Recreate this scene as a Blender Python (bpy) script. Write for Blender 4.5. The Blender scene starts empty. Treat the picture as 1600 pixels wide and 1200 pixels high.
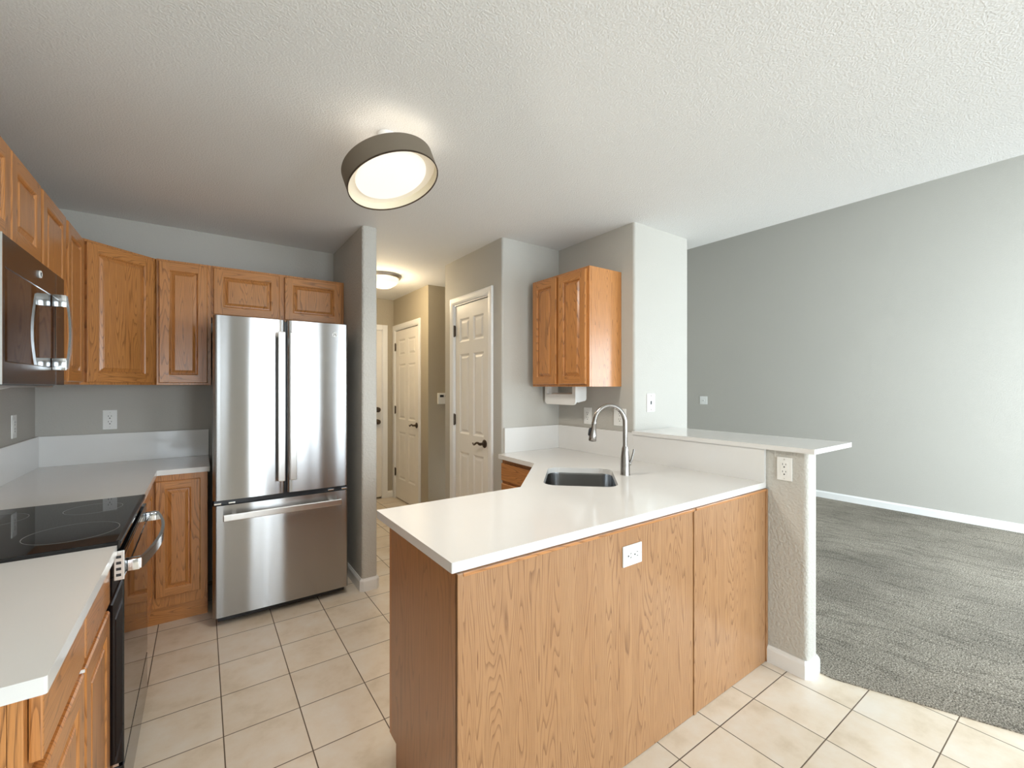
import bpy, bmesh, math, random
from mathutils import Vector, Matrix
from mathutils.geometry import tessellate_polygon
random.seed(4)
SC = bpy.context.scene
COL = SC.collection
PI = math.pi

# ---------------------------------------------------------------- camera
CAMZ = 1.40
cam = bpy.data.cameras.new('camera')
cam.sensor_width = 36.0
cam.lens = 686.35 / 1600 * 36.0
cam.shift_y = (604.5 - 600) / 1600.0
cam.clip_start = 0.05
camo = bpy.data.objects.new('camera', cam)
COL.objects.link(camo)
camo.location = (0, 0, CAMZ)
camo.rotation_euler = (PI / 2, 0, -math.radians(35.233))
SC.camera = camo

# ---------------------------------------------------------------- world and daylight
world = bpy.data.worlds.new('daylight')
SC.world = world
world.use_nodes = True
bg = world.node_tree.nodes['Background']
bg.inputs[0].default_value = (0.78, 0.88, 1.0, 1)
bg.inputs[1].default_value = 3.0

def area(name, loc, rot, sx, sy, watts, col, spread=180):
    l = bpy.data.lights.new(name, 'AREA')
    l.shape = 'RECTANGLE'; l.size = sx; l.size_y = sy
    l.energy = watts; l.color = col; l.spread = math.radians(spread)
    o = bpy.data.objects.new(name, l)
    o.location = loc; o.rotation_euler = rot
    COL.objects.link(o)
    return o

COOL = (0.78, 0.91, 1.0)
# daylight coming through the patio door and the living room windows of the south wall
area('daylight_patio_door', (1.17, -2.8, 1.12), (PI / 2 - .22, 0, 0), .74, 1.95, 30, COOL, 160)
area('added_side_window_light', (3.0, -2.8, 1.5), (PI / 2 - .25, 0, .12), .85, 1.3, 22, COOL, 160)  # added light at an added window, kept clear of the refrigerator's reflection
area('daylight_east_window', (6.2, -1.9, 1.5), (PI / 2 - .2, 0, PI / 2), 1.3, 1.5, 42, COOL, 170)
area('daylight_dining_window', (-0.42, -2.86, 1.5), (PI / 2, 0, 0), 0.5, 1.0, 8, COOL)
area('daylight_living_window', (4.7, -2.5, 1.45), (PI / 2 - .25, 0, -.5), 2.0, 2.0, 128, COOL, 140)

# added fill light behind the camera, without a fixture, to brighten counters and floor
dl = bpy.data.lights.new('added_fill_light', 'POINT'); dl.energy = 4; dl.color = (1.0, 0.97, 0.94); dl.shadow_soft_size = 0.22
dlo = bpy.data.objects.new('added_fill_light', dl); dlo.location = (0.9, -1.5, 1.8); COL.objects.link(dlo)

SC.view_settings.view_transform = 'Standard'
SC.view_settings.look = 'None'
SC.view_settings.exposure = 0.60
SC.view_settings.gamma = 1.0
SC.view_settings.use_curve_mapping = False

# ---------------------------------------------------------------- materials
def srgb(r, g, b):
    f = lambda c: (c / 255 / 12.92) if c / 255 <= 0.04045 else ((c / 255 + 0.055) / 1.055) ** 2.4
    return (f(r), f(g), f(b), 1)

class NT:
    def __init__(s, name):
        s.m = bpy.data.materials.new(name); s.m.use_nodes = True
        s.t = s.m.node_tree; s.b = s.t.nodes['Principled BSDF']
    def n(s, typ, ins=None, **kw):
        nd = s.t.nodes.new(typ)
        for k, v in kw.items(): setattr(nd, k, v)
        for k, v in (ins or {}).items():
            if isinstance(v, bpy.types.NodeSocket): s.t.links.new(v, nd.inputs[k])
            else: nd.inputs[k].default_value = v
        return nd
    def math(s, op, a, b=0.0, c=0.0):
        nd = s.n('ShaderNodeMath', {0: a, 1: b, 2: c}, operation=op); return nd.outputs[0]
    def ramp(s, fac, stops):
        nd = s.n('ShaderNodeValToRGB', {0: fac})
        el = nd.color_ramp.elements
        while len(el) < len(stops): el.new(0.5)
        for e, (p, c) in zip(el, stops): e.position = p; e.color = c
        return nd.outputs[0]
    def mix(s, fac, a, b, mode='MIX'):
        nd = s.t.nodes.new('ShaderNodeMix'); nd.data_type = 'RGBA'; nd.blend_type = mode
        for sock, v in ((nd.inputs[0], fac), (nd.inputs[6], a), (nd.inputs[7], b)):
            if isinstance(v, bpy.types.NodeSocket): s.t.links.new(v, sock)
            else: sock.default_value = v
        return nd.outputs[2]
    def set(s, **kw):
        for k, v in kw.items():
            k = k.replace('_', ' ')
            if isinstance(v, bpy.types.NodeSocket): s.t.links.new(v, s.b.inputs[k])
            else: s.b.inputs[k].default_value = v
    def bump(s, h, strength, dist):
        nd = s.n('ShaderNodeBump', {'Height': h, 'Strength': strength, 'Distance': dist})
        s.t.links.new(nd.outputs[0], s.b.inputs['Normal'])

def mat_plain(name, col, rough=0.5, metal=0.0, coat=0.0, spec=0.5, var=0.03):
    t = NT(name)
    co = t.n('ShaderNodeTexCoord').outputs['Object']
    nz = t.n('ShaderNodeTexNoise', {'Vector': co, 'Scale': 9.0, 'Detail': 3.0}).outputs[0]
    dark = tuple(c * (1 - var) for c in col[:3]) + (1,)
    lite = tuple(min(1, c * (1 + var)) for c in col[:3]) + (1,)
    t.set(Base_Color=t.mix(nz, dark, lite), Roughness=rough, Metallic=metal, Coat_Weight=coat, Specular_IOR_Level=spec)
    return t.m

def mat_wall(name, col, scale, strength, dist=0.003, rough=0.6):
    t = NT(name)
    co = t.n('ShaderNodeTexCoord').outputs['Object']
    n1 = t.n('ShaderNodeTexNoise', {'Vector': co, 'Scale': scale, 'Detail': 2.0, 'Roughness': 0.5}).outputs[0]
    n2 = t.n('ShaderNodeTexNoise', {'Vector': co, 'Scale': 1.3, 'Detail': 2.0}).outputs[0]
    c2 = tuple(c * 0.96 for c in col[:3]) + (1,)
    h = t.n('ShaderNodeMapRange', {0: n1, 1: 0.42, 2: 0.6, 3: 0.0, 4: 1.0}).outputs[0]
    t.set(Base_Color=t.mix(n2, c2, col), Roughness=rough, Specular_IOR_Level=0.35)
    t.bump(h, strength, dist)
    return t.m

def mat_oak(name, base, dark, lite, axis='z', rings=13.0, contrast=1.0, rough=0.33):
    """oak with cathedral figure: contour lines of a noise field stretched along the grain"""
    t = NT(name)
    co = t.n('ShaderNodeTexCoord').outputs['Object']
    rnd = t.n('ShaderNodeObjectInfo').outputs['Random']
    sp = t.n('ShaderNodeSeparateXYZ', {0: co})
    x, y, z = sp.outputs
    hor = t.math('ADD', x, t.math('MULTIPLY', y, 0.93))
    along, across = (z, hor) if axis == 'z' else (hor, z)
    off = t.math('MULTIPLY', rnd, 17.0)
    def vec(a, b, o):
        return t.n('ShaderNodeCombineXYZ', {0: t.math('ADD', t.math('MULTIPLY', across, a), off),
                                            1: t.math('MULTIPLY', along, b), 2: o}).outputs[0]
    big = t.n('ShaderNodeTexNoise', {'Vector': vec(12.0, 0.95, 1.0), 'Scale': 1.0, 'Detail': 1.5, 'Roughness': 0.35}).outputs[0]
    wob = t.n('ShaderNodeTexNoise', {'Vector': vec(30, 6.0, 4.0), 'Scale': 1.0, 'Detail': 2.0}).outputs[0]
    f = t.math('ADD', t.math('MULTIPLY', big, rings * 2.2), t.math('MULTIPLY', wob, 0.7))
    f = t.math('ADD', f, t.math('MULTIPLY', across, 6.0))
    fr = t.math('FRACT', f)
    ring = t.n('ShaderNodeMapRange', {0: fr, 1: 0.62, 2: 0.97, 3: 0.0, 4: 1.0}).outputs[0]
    ring = t.math('MULTIPLY', ring, t.n('ShaderNodeMapRange', {0: fr, 1: 1.0, 2: 0.95, 3: 0.0, 4: 1.0}).outputs[0])
    pores = t.n('ShaderNodeTexNoise', {'Vector': vec(420, 9.0, 2.0), 'Scale': 1.0, 'Detail': 2.0, 'Roughness': 0.6}).outputs[0]
    pr = t.n('ShaderNodeMapRange', {0: pores, 1: 0.5, 2: 0.72, 3: 0.0, 4: 1.0}).outputs[0]
    tone = t.n('ShaderNodeTexNoise', {'Vector': vec(14, 0.5, 8.0), 'Scale': 1.0, 'Detail': 2.0}).outputs[0]
    c0 = t.mix(tone, base, lite)
    amt = t.math('MULTIPLY', ring, t.math('MULTIPLY_ADD', pr, 0.4, 0.6))
    c1 = t.mix(t.math('MULTIPLY', amt, min(1.0, 0.85 * contrast)), c0, dark)
    c2 = t.mix(t.math('MULTIPLY', pr, 0.28 * contrast), c1, dark)
    t.set(Base_Color=c2, Roughness=rough, Coat_Weight=0.45, Coat_Roughness=0.2, Specular_IOR_Level=0.45)
    t.bump(t.math('MULTIPLY_ADD', pr, -0.5, t.math('MULTIPLY', amt, -0.5)), 0.22, 0.001)
    return t.m

M = {}
M['wall'] = mat_wall('greige_wall_paint', srgb(189, 185, 176), 110, 0.16)
M['pony'] = mat_wall('textured_greige_wall_paint', srgb(196, 192, 183), 80, 0.5, 0.003)
M['hallwall'] = mat_wall('lamp_tinted_hall_paint', srgb(178, 168, 148), 85, 0.22)  # greige wall with the hall lamp's warm light put into the colour
M['ceiling'] = mat_wall('white_textured_ceiling_paint', srgb(232, 232, 230), 135, 0.34, 0.003, 0.8)
M['trim'] = mat_plain('white_semigloss_trim', srgb(240, 239, 236), 0.35)
M['doorwhite'] = mat_plain('white_painted_door', srgb(240, 235, 226), 0.38)
M['quartz'] = mat_plain('white_quartz', srgb(228, 226, 222), 0.16, coat=0.2, var=0.012)
OB, OD, OL = srgb(186, 121, 62), srgb(84, 42, 15), srgb(202, 139, 78)
M['oak'] = mat_oak('honey_oak_vertical_grain', OB, OD, OL, 'z')
M['oakh'] = mat_oak('honey_oak_horizontal_grain', OB, OD, OL, 'h')
M['oakpanel'] = mat_oak('light_oak_panel_grain', srgb(165, 118, 76), srgb(108, 66, 32), srgb(180, 136, 93), 'z', rings=15, contrast=1.25, rough=0.4)
M['oakend'] = mat_oak('oak_end_panel_grain', srgb(164, 112, 68), srgb(100, 62, 32), srgb(176, 124, 78), 'z', rings=7, contrast=0.7)
M['chrome'] = mat_plain('polished_chrome', (0.78, 0.79, 0.8, 1), 0.12, 1.0)
M['nickel'] = mat_plain('brushed_nickel', (0.36, 0.34, 0.32, 1), 0.24, 1.0)
M['bronze'] = mat_plain('dark_bronze', (0.10, 0.075, 0.055, 1), 0.35, 0.9)
M['black'] = mat_plain('black_plastic', (0.012, 0.012, 0.014, 1), 0.35)
M['blackglass'] = mat_plain('black_glass', (0.005, 0.005, 0.006, 1), 0.03, coat=0.0, spec=0.5, var=0)
M['greyring'] = mat_plain('grey_burner_print', (0.26, 0.26, 0.25, 1), 0.3)
M['outlet'] = mat_plain('white_outlet_plastic', srgb(238, 237, 232), 0.35)
M['slot'] = mat_plain('dark_slot', (0.02, 0.02, 0.02, 1), 0.6)
M['cavity'] = mat_plain('dark_grey_case', (0.03, 0.03, 0.033, 1), 0.5)
M['mwsteel'] = mat_plain('dark_stainless_microwave_face', (0.10, 0.09, 0.08, 1), 0.25, 1.0)
M['bronzeshade'] = mat_plain('taupe_fabric_shade', srgb(120, 108, 92), 0.7)
M['cream'] = mat_plain('cream_shade_lining', srgb(240, 230, 205), 0.6)

def mat_steel(name, base, rough):
    t = NT(name)
    co = t.n('ShaderNodeTexCoord').outputs['Object']
    sp = t.n('ShaderNodeSeparateXYZ', {0: co})
    v = t.n('ShaderNodeCombineXYZ', {0: t.math('MULTIPLY', sp.outputs[0], 6.0), 1: t.math('MULTIPLY', sp.outputs[1], 6.0), 2: t.math('MULTIPLY', sp.outputs[2], 900.0)}).outputs[0]
    n1 = t.n('ShaderNodeTexNoise', {'Vector': v, 'Scale': 1.0, 'Detail': 2.0}).outputs[0]
    n2 = t.n('ShaderNodeTexNoise', {'Vector': co, 'Scale': 2.5, 'Detail': 2.0}).outputs[0]
    tan = t.n('ShaderNodeTangent', direction_type='RADIAL', axis='Z').outputs[0]
    t.set(Base_Color=base, Metallic=1.0, Roughness=t.math('MULTIPLY_ADD', n2, 0.05, rough), Anisotropic=1.0, Anisotropic_Rotation=0.25, Tangent=tan)
    sx = lambda k, ph, kz: t.math('SINE', t.math('ADD', t.math('MULTIPLY', sp.outputs[0], k), t.math('MULTIPLY_ADD', sp.outputs[2], kz, ph)))
    h = t.math('ADD', sx(27.0, 0.6, 0.5), t.math('MULTIPLY_ADD', sx(61.0, 2.0, -0.9), 0.22, t.math('MULTIPLY', n1, 0.01)))
    t.bump(h, 1.0, 0.00045)
    return t.m
M['steel'] = mat_steel('brushed_stainless_steel', (0.40, 0.39, 0.38, 1), 0.20)
M['steelbar'] = mat_plain('satin_stainless_bar', (0.70, 0.68, 0.65, 1), 0.3, 1.0)
M['sinksteel'] = mat_plain('sink_stainless', (0.30, 0.30, 0.30, 1), 0.2, 1.0)

def mat_emit(name, col, strength, base=(0.9, 0.85, 0.75, 1)):
    t = NT(name)
    t.set(Base_Color=base, Emission_Color=col, Emission_Strength=strength, Roughness=0.5)
    return t.m
M['diffuser'] = mat_emit('glowing_white_diffuser', (1.0, 0.91, 0.82, 1), 0.52, (.5, .47, .42, 1))
M['creamglow'] = mat_emit('lit_cream_lens', (1.0, 0.86, 0.66, 1), 0.22, (.6, .55, .45, 1))
M['hallglass'] = mat_emit('glowing_alabaster_glass', (1.0, 0.84, 0.60, 1), 0.75, (.6, .55, .45, 1))

def mat_tile():
    t = NT('beige_floor_tile')
    co = t.n('ShaderNodeTexCoord').outputs['Object']
    sp = t.n('ShaderNodeSeparateXYZ', {0: co})
    T = 0.27903
    def cell(c, o):
        q = t.math('DIVIDE', t.math('SUBTRACT', c, o), T)
        fl = t.math('FLOOR', q)
        fr = t.math('SUBTRACT', q, fl)
        d = t.math('MINIMUM', fr, t.math('SUBTRACT', 1.0, fr))
        return fl, d
    ix, dx = cell(sp.outputs[0], -0.20783 - 10 * T)
    iy, dy = cell(sp.outputs[1], 2.93814 - 40 * T)
    d = t.math('MINIMUM', dx, dy)
    g = t.n('ShaderNodeMapRange', {0: d, 1: 0.0055, 2: 0.0095, 3: 1.0, 4: 0.0}).outputs[0]
    idv = t.n('ShaderNodeCombineXYZ', {0: ix, 1: iy, 2: 0.0}).outputs[0]
    wn = t.n('ShaderNodeTexWhiteNoise', {0: idv}, noise_dimensions='3D')
    shift = t.n('ShaderNodeVectorMath', {0: co, 1: t.n('ShaderNodeVectorMath', {0: wn.outputs['Color'], 1: (7, 7, 7)}, operation='MULTIPLY').outputs[0]}, operation='ADD').outputs[0]
    n = t.n('ShaderNodeTexNoise', {'Vector': shift, 'Scale': 6.0, 'Detail': 6.0, 'Roughness': 0.62}).outputs[0]
    nn = t.n('ShaderNodeMapRange', {0: n, 1: 0.3, 2: 0.68, 3: 0.0, 4: 1.0}).outputs[0]
    c = t.ramp(nn, [(0.0, srgb(212, 195, 170)), (0.45, srgb(226, 211, 190)), (1.0, srgb(231, 221, 206))])
    tn = t.n('ShaderNodeMapRange', {0: wn.outputs['Value'], 3: 0.96, 4: 1.03}).outputs[0]
    c = t.mix(1.0, c, t.n('ShaderNodeCombineColor', {0: tn, 1: tn, 2: tn}).outputs[0], 'MULTIPLY')
    gn = t.n('ShaderNodeTexNoise', {'Vector': co, 'Scale': 2.2}).outputs[0]
    gc = t.mix(gn, srgb(70, 52, 38), srgb(128, 112, 92))
    t.set(Base_Color=t.mix(g, c, gc), Roughness=t.math('MULTIPLY_ADD', g, 0.4, 0.32), Specular_IOR_Level=0.4)
    t.bump(t.math('ADD', t.math('MULTIPLY', g, -1.0), t.math('MULTIPLY', n, 0.12)), 0.5, 0.002)
    return t.m
M['tile'] = mat_tile()

def mat_carpet():
    t = NT('grey_cut_pile_carpet')
    co = t.n('ShaderNodeTexCoord').outputs['Object']
    sp = t.n('ShaderNodeSeparateXYZ', {0: co})
    f1 = t.n('ShaderNodeTexNoise', {'Vector': co, 'Scale': 150.0, 'Detail': 3.0, 'Roughness': 0.75}).outputs[0]
    f2 = t.n('ShaderNodeTexNoise', {'Vector': co, 'Scale': 60.0, 'Detail': 2.0}).outputs[0]
    wv = t.n('ShaderNodeTexNoise', {'Vector': co, 'Scale': 1.4, 'Detail': 2.0}).outputs[0]
    ax = t.math('ADD', sp.outputs[0], t.math('MULTIPLY_ADD', wv, 0.30, t.math('MULTIPLY', sp.outputs[1], 0.10)))
    v = t.n('ShaderNodeCombineXYZ', {0: t.math('MULTIPLY', ax, 5.0), 1: t.math('MULTIPLY', sp.outputs[1], 0.8), 2: 0.0}).outputs[0]
    st = t.n('ShaderNodeTexNoise', {'Vector': v, 'Scale': 1.0, 'Detail': 3.0, 'Roughness': 0.55}).outputs[0]
    line = t.math('ABSOLUTE', t.math('SUBTRACT', t.math('FRACT', t.math('MULTIPLY', st, 7.0)), 0.5))
    line = t.n('ShaderNodeMapRange', {0: line, 1: 0.0, 2: 0.16, 3: 0.72, 4: 1.0}).outputs[0]
    big = t.n('ShaderNodeTexNoise', {'Vector': co, 'Scale': 1.1, 'Detail': 3.0}).outputs[0]
    bk = t.n('ShaderNodeMapRange', {0: big, 1: 0.38, 2: 0.62, 3: 0.70, 4: 1.02}).outputs[0]
    sm = t.n('ShaderNodeMapRange', {0: f1, 1: 0.33, 2: 0.67, 3: 0.0, 4: 1.0}).outputs[0]
    c = t.ramp(sm, [(0.0, srgb(62, 59, 52)), (0.5, srgb(146, 138, 125)), (1.0, srgb(222, 212, 196))])
    k = t.math('MULTIPLY', line, bk)
    c = t.mix(1.0, c, t.n('ShaderNodeCombineColor', {0: k, 1: k, 2: k}).outputs[0], 'MULTIPLY')
    t.set(Base_Color=c, Roughness=0.95, Specular_IOR_Level=0.1)
    t.bump(t.math('ADD', f1, f2), 0.9, 0.006)
    return t.m
M['carpet'] = mat_carpet()

def mat_glass():
    t = NT('window_glass')
    tr = t.n('ShaderNodeBsdfTransparent')
    gl = t.n('ShaderNodeBsdfGlossy', {'Roughness': 0.02})
    mx = t.n('ShaderNodeMixShader', {0: 0.08, 1: tr.outputs[0], 2: gl.outputs[0]})
    t.t.links.new(mx.outputs[0], t.t.nodes['Material Output'].inputs[0])
    return t.m
M['glass'] = mat_glass()

# ---------------------------------------------------------------- mesh helpers
LOC = {}
def thing(name, label, cat, loc, group=None, kind=None):
    o = bpy.data.objects.new(name, None)
    o.empty_display_size = 0.05
    o.location = loc
    COL.objects.link(o)
    if kind: o['kind'] = kind
    if label: o['label'] = label
    if cat: o['category'] = cat
    if group: o['group'] = group
    LOC[o] = Vector(loc)
    return o

def obj(name, bm, mats, parent=None, smooth=None, loc=None):
    """bm is in world coordinates; the object sits at loc (or at its thing's origin)"""
    base = LOC[parent] if parent is not None else Vector(loc or (0, 0, 0))
    bmesh.ops.recalc_face_normals(bm, faces=bm.faces[:])
    bmesh.ops.translate(bm, verts=bm.verts[:], vec=-base)
    me = bpy.data.meshes.new(name)
    bm.to_mesh(me); bm.free()
    for m in (mats if isinstance(mats, (list, tuple)) else [mats]): me.materials.append(M[m])
    o = bpy.data.objects.new(name, me)
    COL.objects.link(o)
    if parent is not None: o.parent = parent
    else: o.location = base
    LOC[o] = base
    if smooth is not None:
        me.polygons.foreach_set('use_smooth', [True] * len(me.polygons))
        me.set_sharp_from_angle(angle=math.radians(smooth))
    return o

def tag(o, label, cat, group=None):
    o['label'] = label; o['category'] = cat
    if group: o['group'] = group
    return o
def struct(name, bm, mats, loc=None, smooth=None, parent=None):
    o = obj(name, bm, mats, parent, smooth, loc)
    if parent is None: o['kind'] = 'structure'
    return o

BM = bmesh.new
class Fr:
    """local frame: a along 'right', d outward from the face, z up"""
    def __init__(s, o, right, out):
        s.o = Vector(o); s.r = Vector(right).normalized(); s.n = Vector(out).normalized()
    def p(s, a, d, z): return s.o + s.r * a + s.n * d + Vector((0, 0, z))
W = Fr((0, 0, 0), (1, 0, 0), (0, 1, 0))

def box(bm, a0, a1, d0, d1, z0, z1, fr=W, bev=0.0, mi=0):
    v = [bm.verts.new(fr.p(a, d, z)) for a in (a0, a1) for d in (d0, d1) for z in (z0, z1)]
    fs = [bm.faces.new([v[i] for i in q]) for q in ((0, 1, 3, 2), (4, 6, 7, 5), (0, 4, 5, 1), (2, 3, 7, 6), (0, 2, 6, 4), (1, 5, 7, 3))]
    for f in fs: f.material_index = mi
    if bev:
        bmesh.ops.recalc_face_normals(bm, faces=fs)
        es = list({e for f in fs for e in f.edges})
        bmesh.ops.bevel(bm, geom=es, offset=bev, segments=2, affect='EDGES', profile=0.6)
    return bm

def round_poly(pts, seg=6):
    """pts: (x, y[, r]) -> list of points with rounded corners"""
    out = []
    n = len(pts)
    for i in range(n):
        p = Vector(pts[i][:2]); r = pts[i][2] if len(pts[i]) > 2 else 0
        if r <= 0: out.append(p); continue
        a = (Vector(pts[i - 1][:2]) - p).normalized(); b = (Vector(pts[(i + 1) % n][:2]) - p).normalized()
        ang = a.angle(b); t = r / math.tan(ang / 2)
        bis = (a + b).normalized(); c = p + bis * (r / math.sin(ang / 2))
        s = p + a * t - c; e = p + b * t - c
        a0 = math.atan2(s.y, s.x); a1 = math.atan2(e.y, e.x)
        d = (a1 - a0 + PI) % (2 * PI) - PI
        for k in range(seg + 1):
            th = a0 + d * k / seg
            out.append(c + Vector((math.cos(th), math.sin(th))) * r)
    return out

def prism(bm, pts, z0, z1, seg=6, holes=(), mi=0, f3=None):
    """extruded polygon; f3 maps (x, y, z) to a point (default: world)"""
    f3 = f3 or (lambda x, y, z: Vector((x, y, z)))
    loops = [round_poly(pts, seg)] + [round_poly(h, seg) for h in holes]
    tri = tessellate_polygon([[Vector((p.x, p.y, 0)) for p in l] for l in loops])
    flat = [p for l in loops for p in l]
    lo = [bm.verts.new(f3(p.x, p.y, z0)) for p in flat]
    hi = [bm.verts.new(f3(p.x, p.y, z1)) for p in flat]
    for t in tri:
        for vs in (lo, hi):
            try: bm.faces.new([vs[i] for i in t]).material_index = mi
            except ValueError: pass
    k = 0
    for l in loops:
        n = len(l)
        for i in range(n):
            a, b = k + i, k + (i + 1) % n
            bm.faces.new((lo[a], lo[b], hi[b], hi[a])).material_index = mi
        k += n
    return bm

def lathe(bm, prof, c, n=32, axis=(0, 0, 1), close=True):
    """prof: (r, h) along axis from c"""
    ax = Vector(axis).normalized()
    u = ax.orthogonal().normalized(); w = ax.cross(u)
    rings = []
    for r, h in prof:
        if r < 1e-6: rings.append([bm.verts.new(Vector(c) + ax * h)])
        else: rings.append([bm.verts.new(Vector(c) + ax * h + (u * math.cos(2 * PI * k / n) + w * math.sin(2 * PI * k / n)) * r) for k in range(n)])
    for A, B in zip(rings, rings[1:]):
        for k in range(n):
            a = [A[k % len(A)], A[(k + 1) % len(A)], B[(k + 1) % len(B)], B[k % len(B)]]
            vs = []
            for v in a:
                if v not in vs: vs.append(v)
            if len(vs) > 2: bm.faces.new(vs)
    return bm

def tube(bm, pts, r, n=12, caps=True):
    """round tube through points; r number or list"""
    pts = [Vector(p) for p in pts]
    rs = r if isinstance(r, (list, tuple)) else [r] * len(pts)
    up = None; rings = []
    for i, p in enumerate(pts):
        d = (pts[min(i + 1, len(pts) - 1)] - pts[max(i - 1, 0)]).normalized()
        if up is None: up = d.orthogonal().normalized()
        else: up = (up - d * up.dot(d)).normalized()
        w = d.cross(up)
        rings.append([bm.verts.new(p + (up * math.cos(2 * PI * k / n) + w * math.sin(2 * PI * k / n)) * rs[i]) for k in range(n)])
    for A, B in zip(rings, rings[1:]):
        for k in range(n): bm.faces.new((A[k], A[(k + 1) % n], B[(k + 1) % n], B[k]))
    if caps: bm.faces.new(rings[0]); bm.faces.new(rings[-1])
    return bm

def ribbon(bm, pts, side, half_w, thick):
    """flat bar swept through pts; side = width direction"""
    pts = [Vector(p) for p in pts]; side = Vector(side).normalized()
    rings = []
    for i, p in enumerate(pts):
        d = (pts[min(i + 1, len(pts) - 1)] - pts[max(i - 1, 0)]).normalized()
        nn = d.cross(side).normalized()
        rings.append([bm.verts.new(p + side * sx * half_w + nn * sy * thick / 2) for sx, sy in ((-1, -1), (1, -1), (1, 1), (-1, 1))])
    for A, B in zip(rings, rings[1:]):
        for k in range(4): bm.faces.new((A[k], A[(k + 1) % 4], B[(k + 1) % 4], B[k]))
    bm.faces.new(rings[0]); bm.faces.new(rings[-1])
    return bm

def paneled(bm, fr, a0, a1, z0, z1, t, panels, prof, cham=0.004, rail_mi=0, fw=None, fill=True):
    """slab of thickness t whose front has recessed panels (a0,a1,z0,z1); prof = nested (inset, depth)"""
    cache = {}
    def V(a, d, z):
        k = (round(a, 5), round(d, 5), round(z, 5))
        if k not in cache: cache[k] = bm.verts.new(fr.p(a, d, z))
        return cache[k]
    def q(p, mi=0):
        try: bm.faces.new([V(*x) for x in p]).material_index = mi
        except ValueError: pass
    A0, A1, Z0, Z1 = a0 + cham, a1 - cham, z0 + cham, z1 - cham
    av = sorted({A0, A1} | {x for p in panels for x in p[:2]})
    zv = sorted({Z0, Z1} | {x for p in panels for x in p[2:]})
    for i in range(len(av) - 1):
        for j in range(len(zv) - 1):
            ca, cz = (av[i] + av[i + 1]) / 2, (zv[j] + zv[j + 1]) / 2
            if any(p[0] < ca < p[1] and p[2] < cz < p[3] for p in panels): continue
            mi = rail_mi if (fw and A0 + fw - cham < ca < A1 - fw + cham) else 0
            q([(av[i], t, zv[j]), (av[i + 1], t, zv[j]), (av[i + 1], t, zv[j + 1]), (av[i], t, zv[j + 1])], mi)
    for p in panels:
        prev = None
        for ins, dep in prof:
            cur = [(p[0] + ins, t + dep, p[2] + ins), (p[1] - ins, t + dep, p[2] + ins), (p[1] - ins, t + dep, p[3] - ins), (p[0] + ins, t + dep, p[3] - ins)]
            if prev:
                for k in range(4): q([prev[k], prev[(k + 1) % 4], cur[(k + 1) % 4], cur[k]])
            prev = cur
        if fill: q(prev)
    # edges
    o = [(A0, t, Z0), (A1, t, Z0), (A1, t, Z1), (A0, t, Z1)]
    m = [(a0, t - cham, z0), (a1, t - cham, z0), (a1, t - cham, z1), (a0, t - cham, z1)]
    b = [(a0, 0, z0), (a1, 0, z0), (a1, 0, z1), (a0, 0, z1)]
    for k in range(4):
        k2 = (k + 1) % 4
        q([o[k], o[k2], m[k2], m[k]]); q([m[k], m[k2], b[k2], b[k]])
    q(b)
    return bm

def cab_door(parent, fr, a0, a1, z0, z1, name='door', fw=0.052):
    """raised-panel oak door: frame (part) with the raised panel as a sub-part"""
    bm = BM()
    p = (a0 + fw, a1 - fw, z0 + fw, z1 - fw)
    paneled(bm, fr, a0, a1, z0, z1, 0.02, [p], [(0, 0), (0.004, -0.002), (0.008, -0.007), (0.009, -0.011)], 0.004, 1, fw)
    d = obj(name, bm, ['oak', 'oakh'], parent, None)
    bm = BM()
    h = 0.0095
    x0, x1, y0, y1 = p[0] + h, p[1] - h, p[2] + h, p[3] - h
    lv = [(0.0, 0.0092), (0.004, 0.0097), (0.017, 0.0160), (0.019, 0.0185), (0.021, 0.019)]
    prev = None
    for ins, dd in lv:
        cur = [bm.verts.new(fr.p(a, dd, z)) for a, z in ((x0 + ins, y0 + ins), (x1 - ins, y0 + ins), (x1 - ins, y1 - ins), (x0 + ins, y1 - ins))]
        if prev:
            for k in range(4): bm.faces.new((prev[k], prev[(k + 1) % 4], cur[(k + 1) % 4], cur[k]))
        prev = cur
    bm.faces.new(prev)
    obj('raised_panel', bm, 'oak', d)
    return d

def drawer_front(parent, fr, a0, a1, z0, z1):
    bm = BM()
    box(bm, a0, a1, 0.001, 0.02, z0, z1, fr, bev=0.004)
    for f_ in bm.faces:
        f_.normal_update()
        if abs(f_.normal.dot(fr.r)) > 0.5: f_.material_index = 1
    return obj('drawer', bm, ['oakh', 'oak'], parent)

# ---------------------------------------------------------------- the shell
CZ = 2.505
XL, YB, YS = -0.825, 3.84, -3.0           # left wall, back wall, south wall
bm = BM(); prism(bm, [(XL - .1, YS - .1), (4.06, YS - .1), (2.469, 0.83), (2.469, 0.92), (2.469, 5.6), (XL - .1, 5.6)], -0.05, 0.0)
struct('floor', bm, 'tile')
bm = BM(); prism(bm, [(4.06, YS - .1), (6.5, YS - .1), (6.5, 4.6), (2.97, 4.6), (2.469, 2.4), (2.469, 0.83)], -0.05, 0.006)
struct('floor', bm, 'carpet')

bm = BM(); box(bm, XL - .1, 3.19, YS - .1, 5.7, CZ, CZ + .1)
v = [bm.verts.new(p) for p in ((3.19, YS - .1, CZ), (6.5, YS - .1, 3.65), (6.5, 4.7, 3.65), (3.19, 4.7, CZ), (3.19, YS - .1, CZ + .1), (6.5, YS - .1, 3.75), (6.5, 4.7, 3.75), (3.19, 4.7, CZ + .1))]
for q in ((0, 1, 2, 3), (4, 5, 6, 7), (0, 1, 5, 4), (1, 2, 6, 5), (2, 3, 7, 6), (3, 0, 4, 7)): bm.faces.new([v[i] for i in q])
struct('ceiling', bm, 'ceiling')

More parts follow.
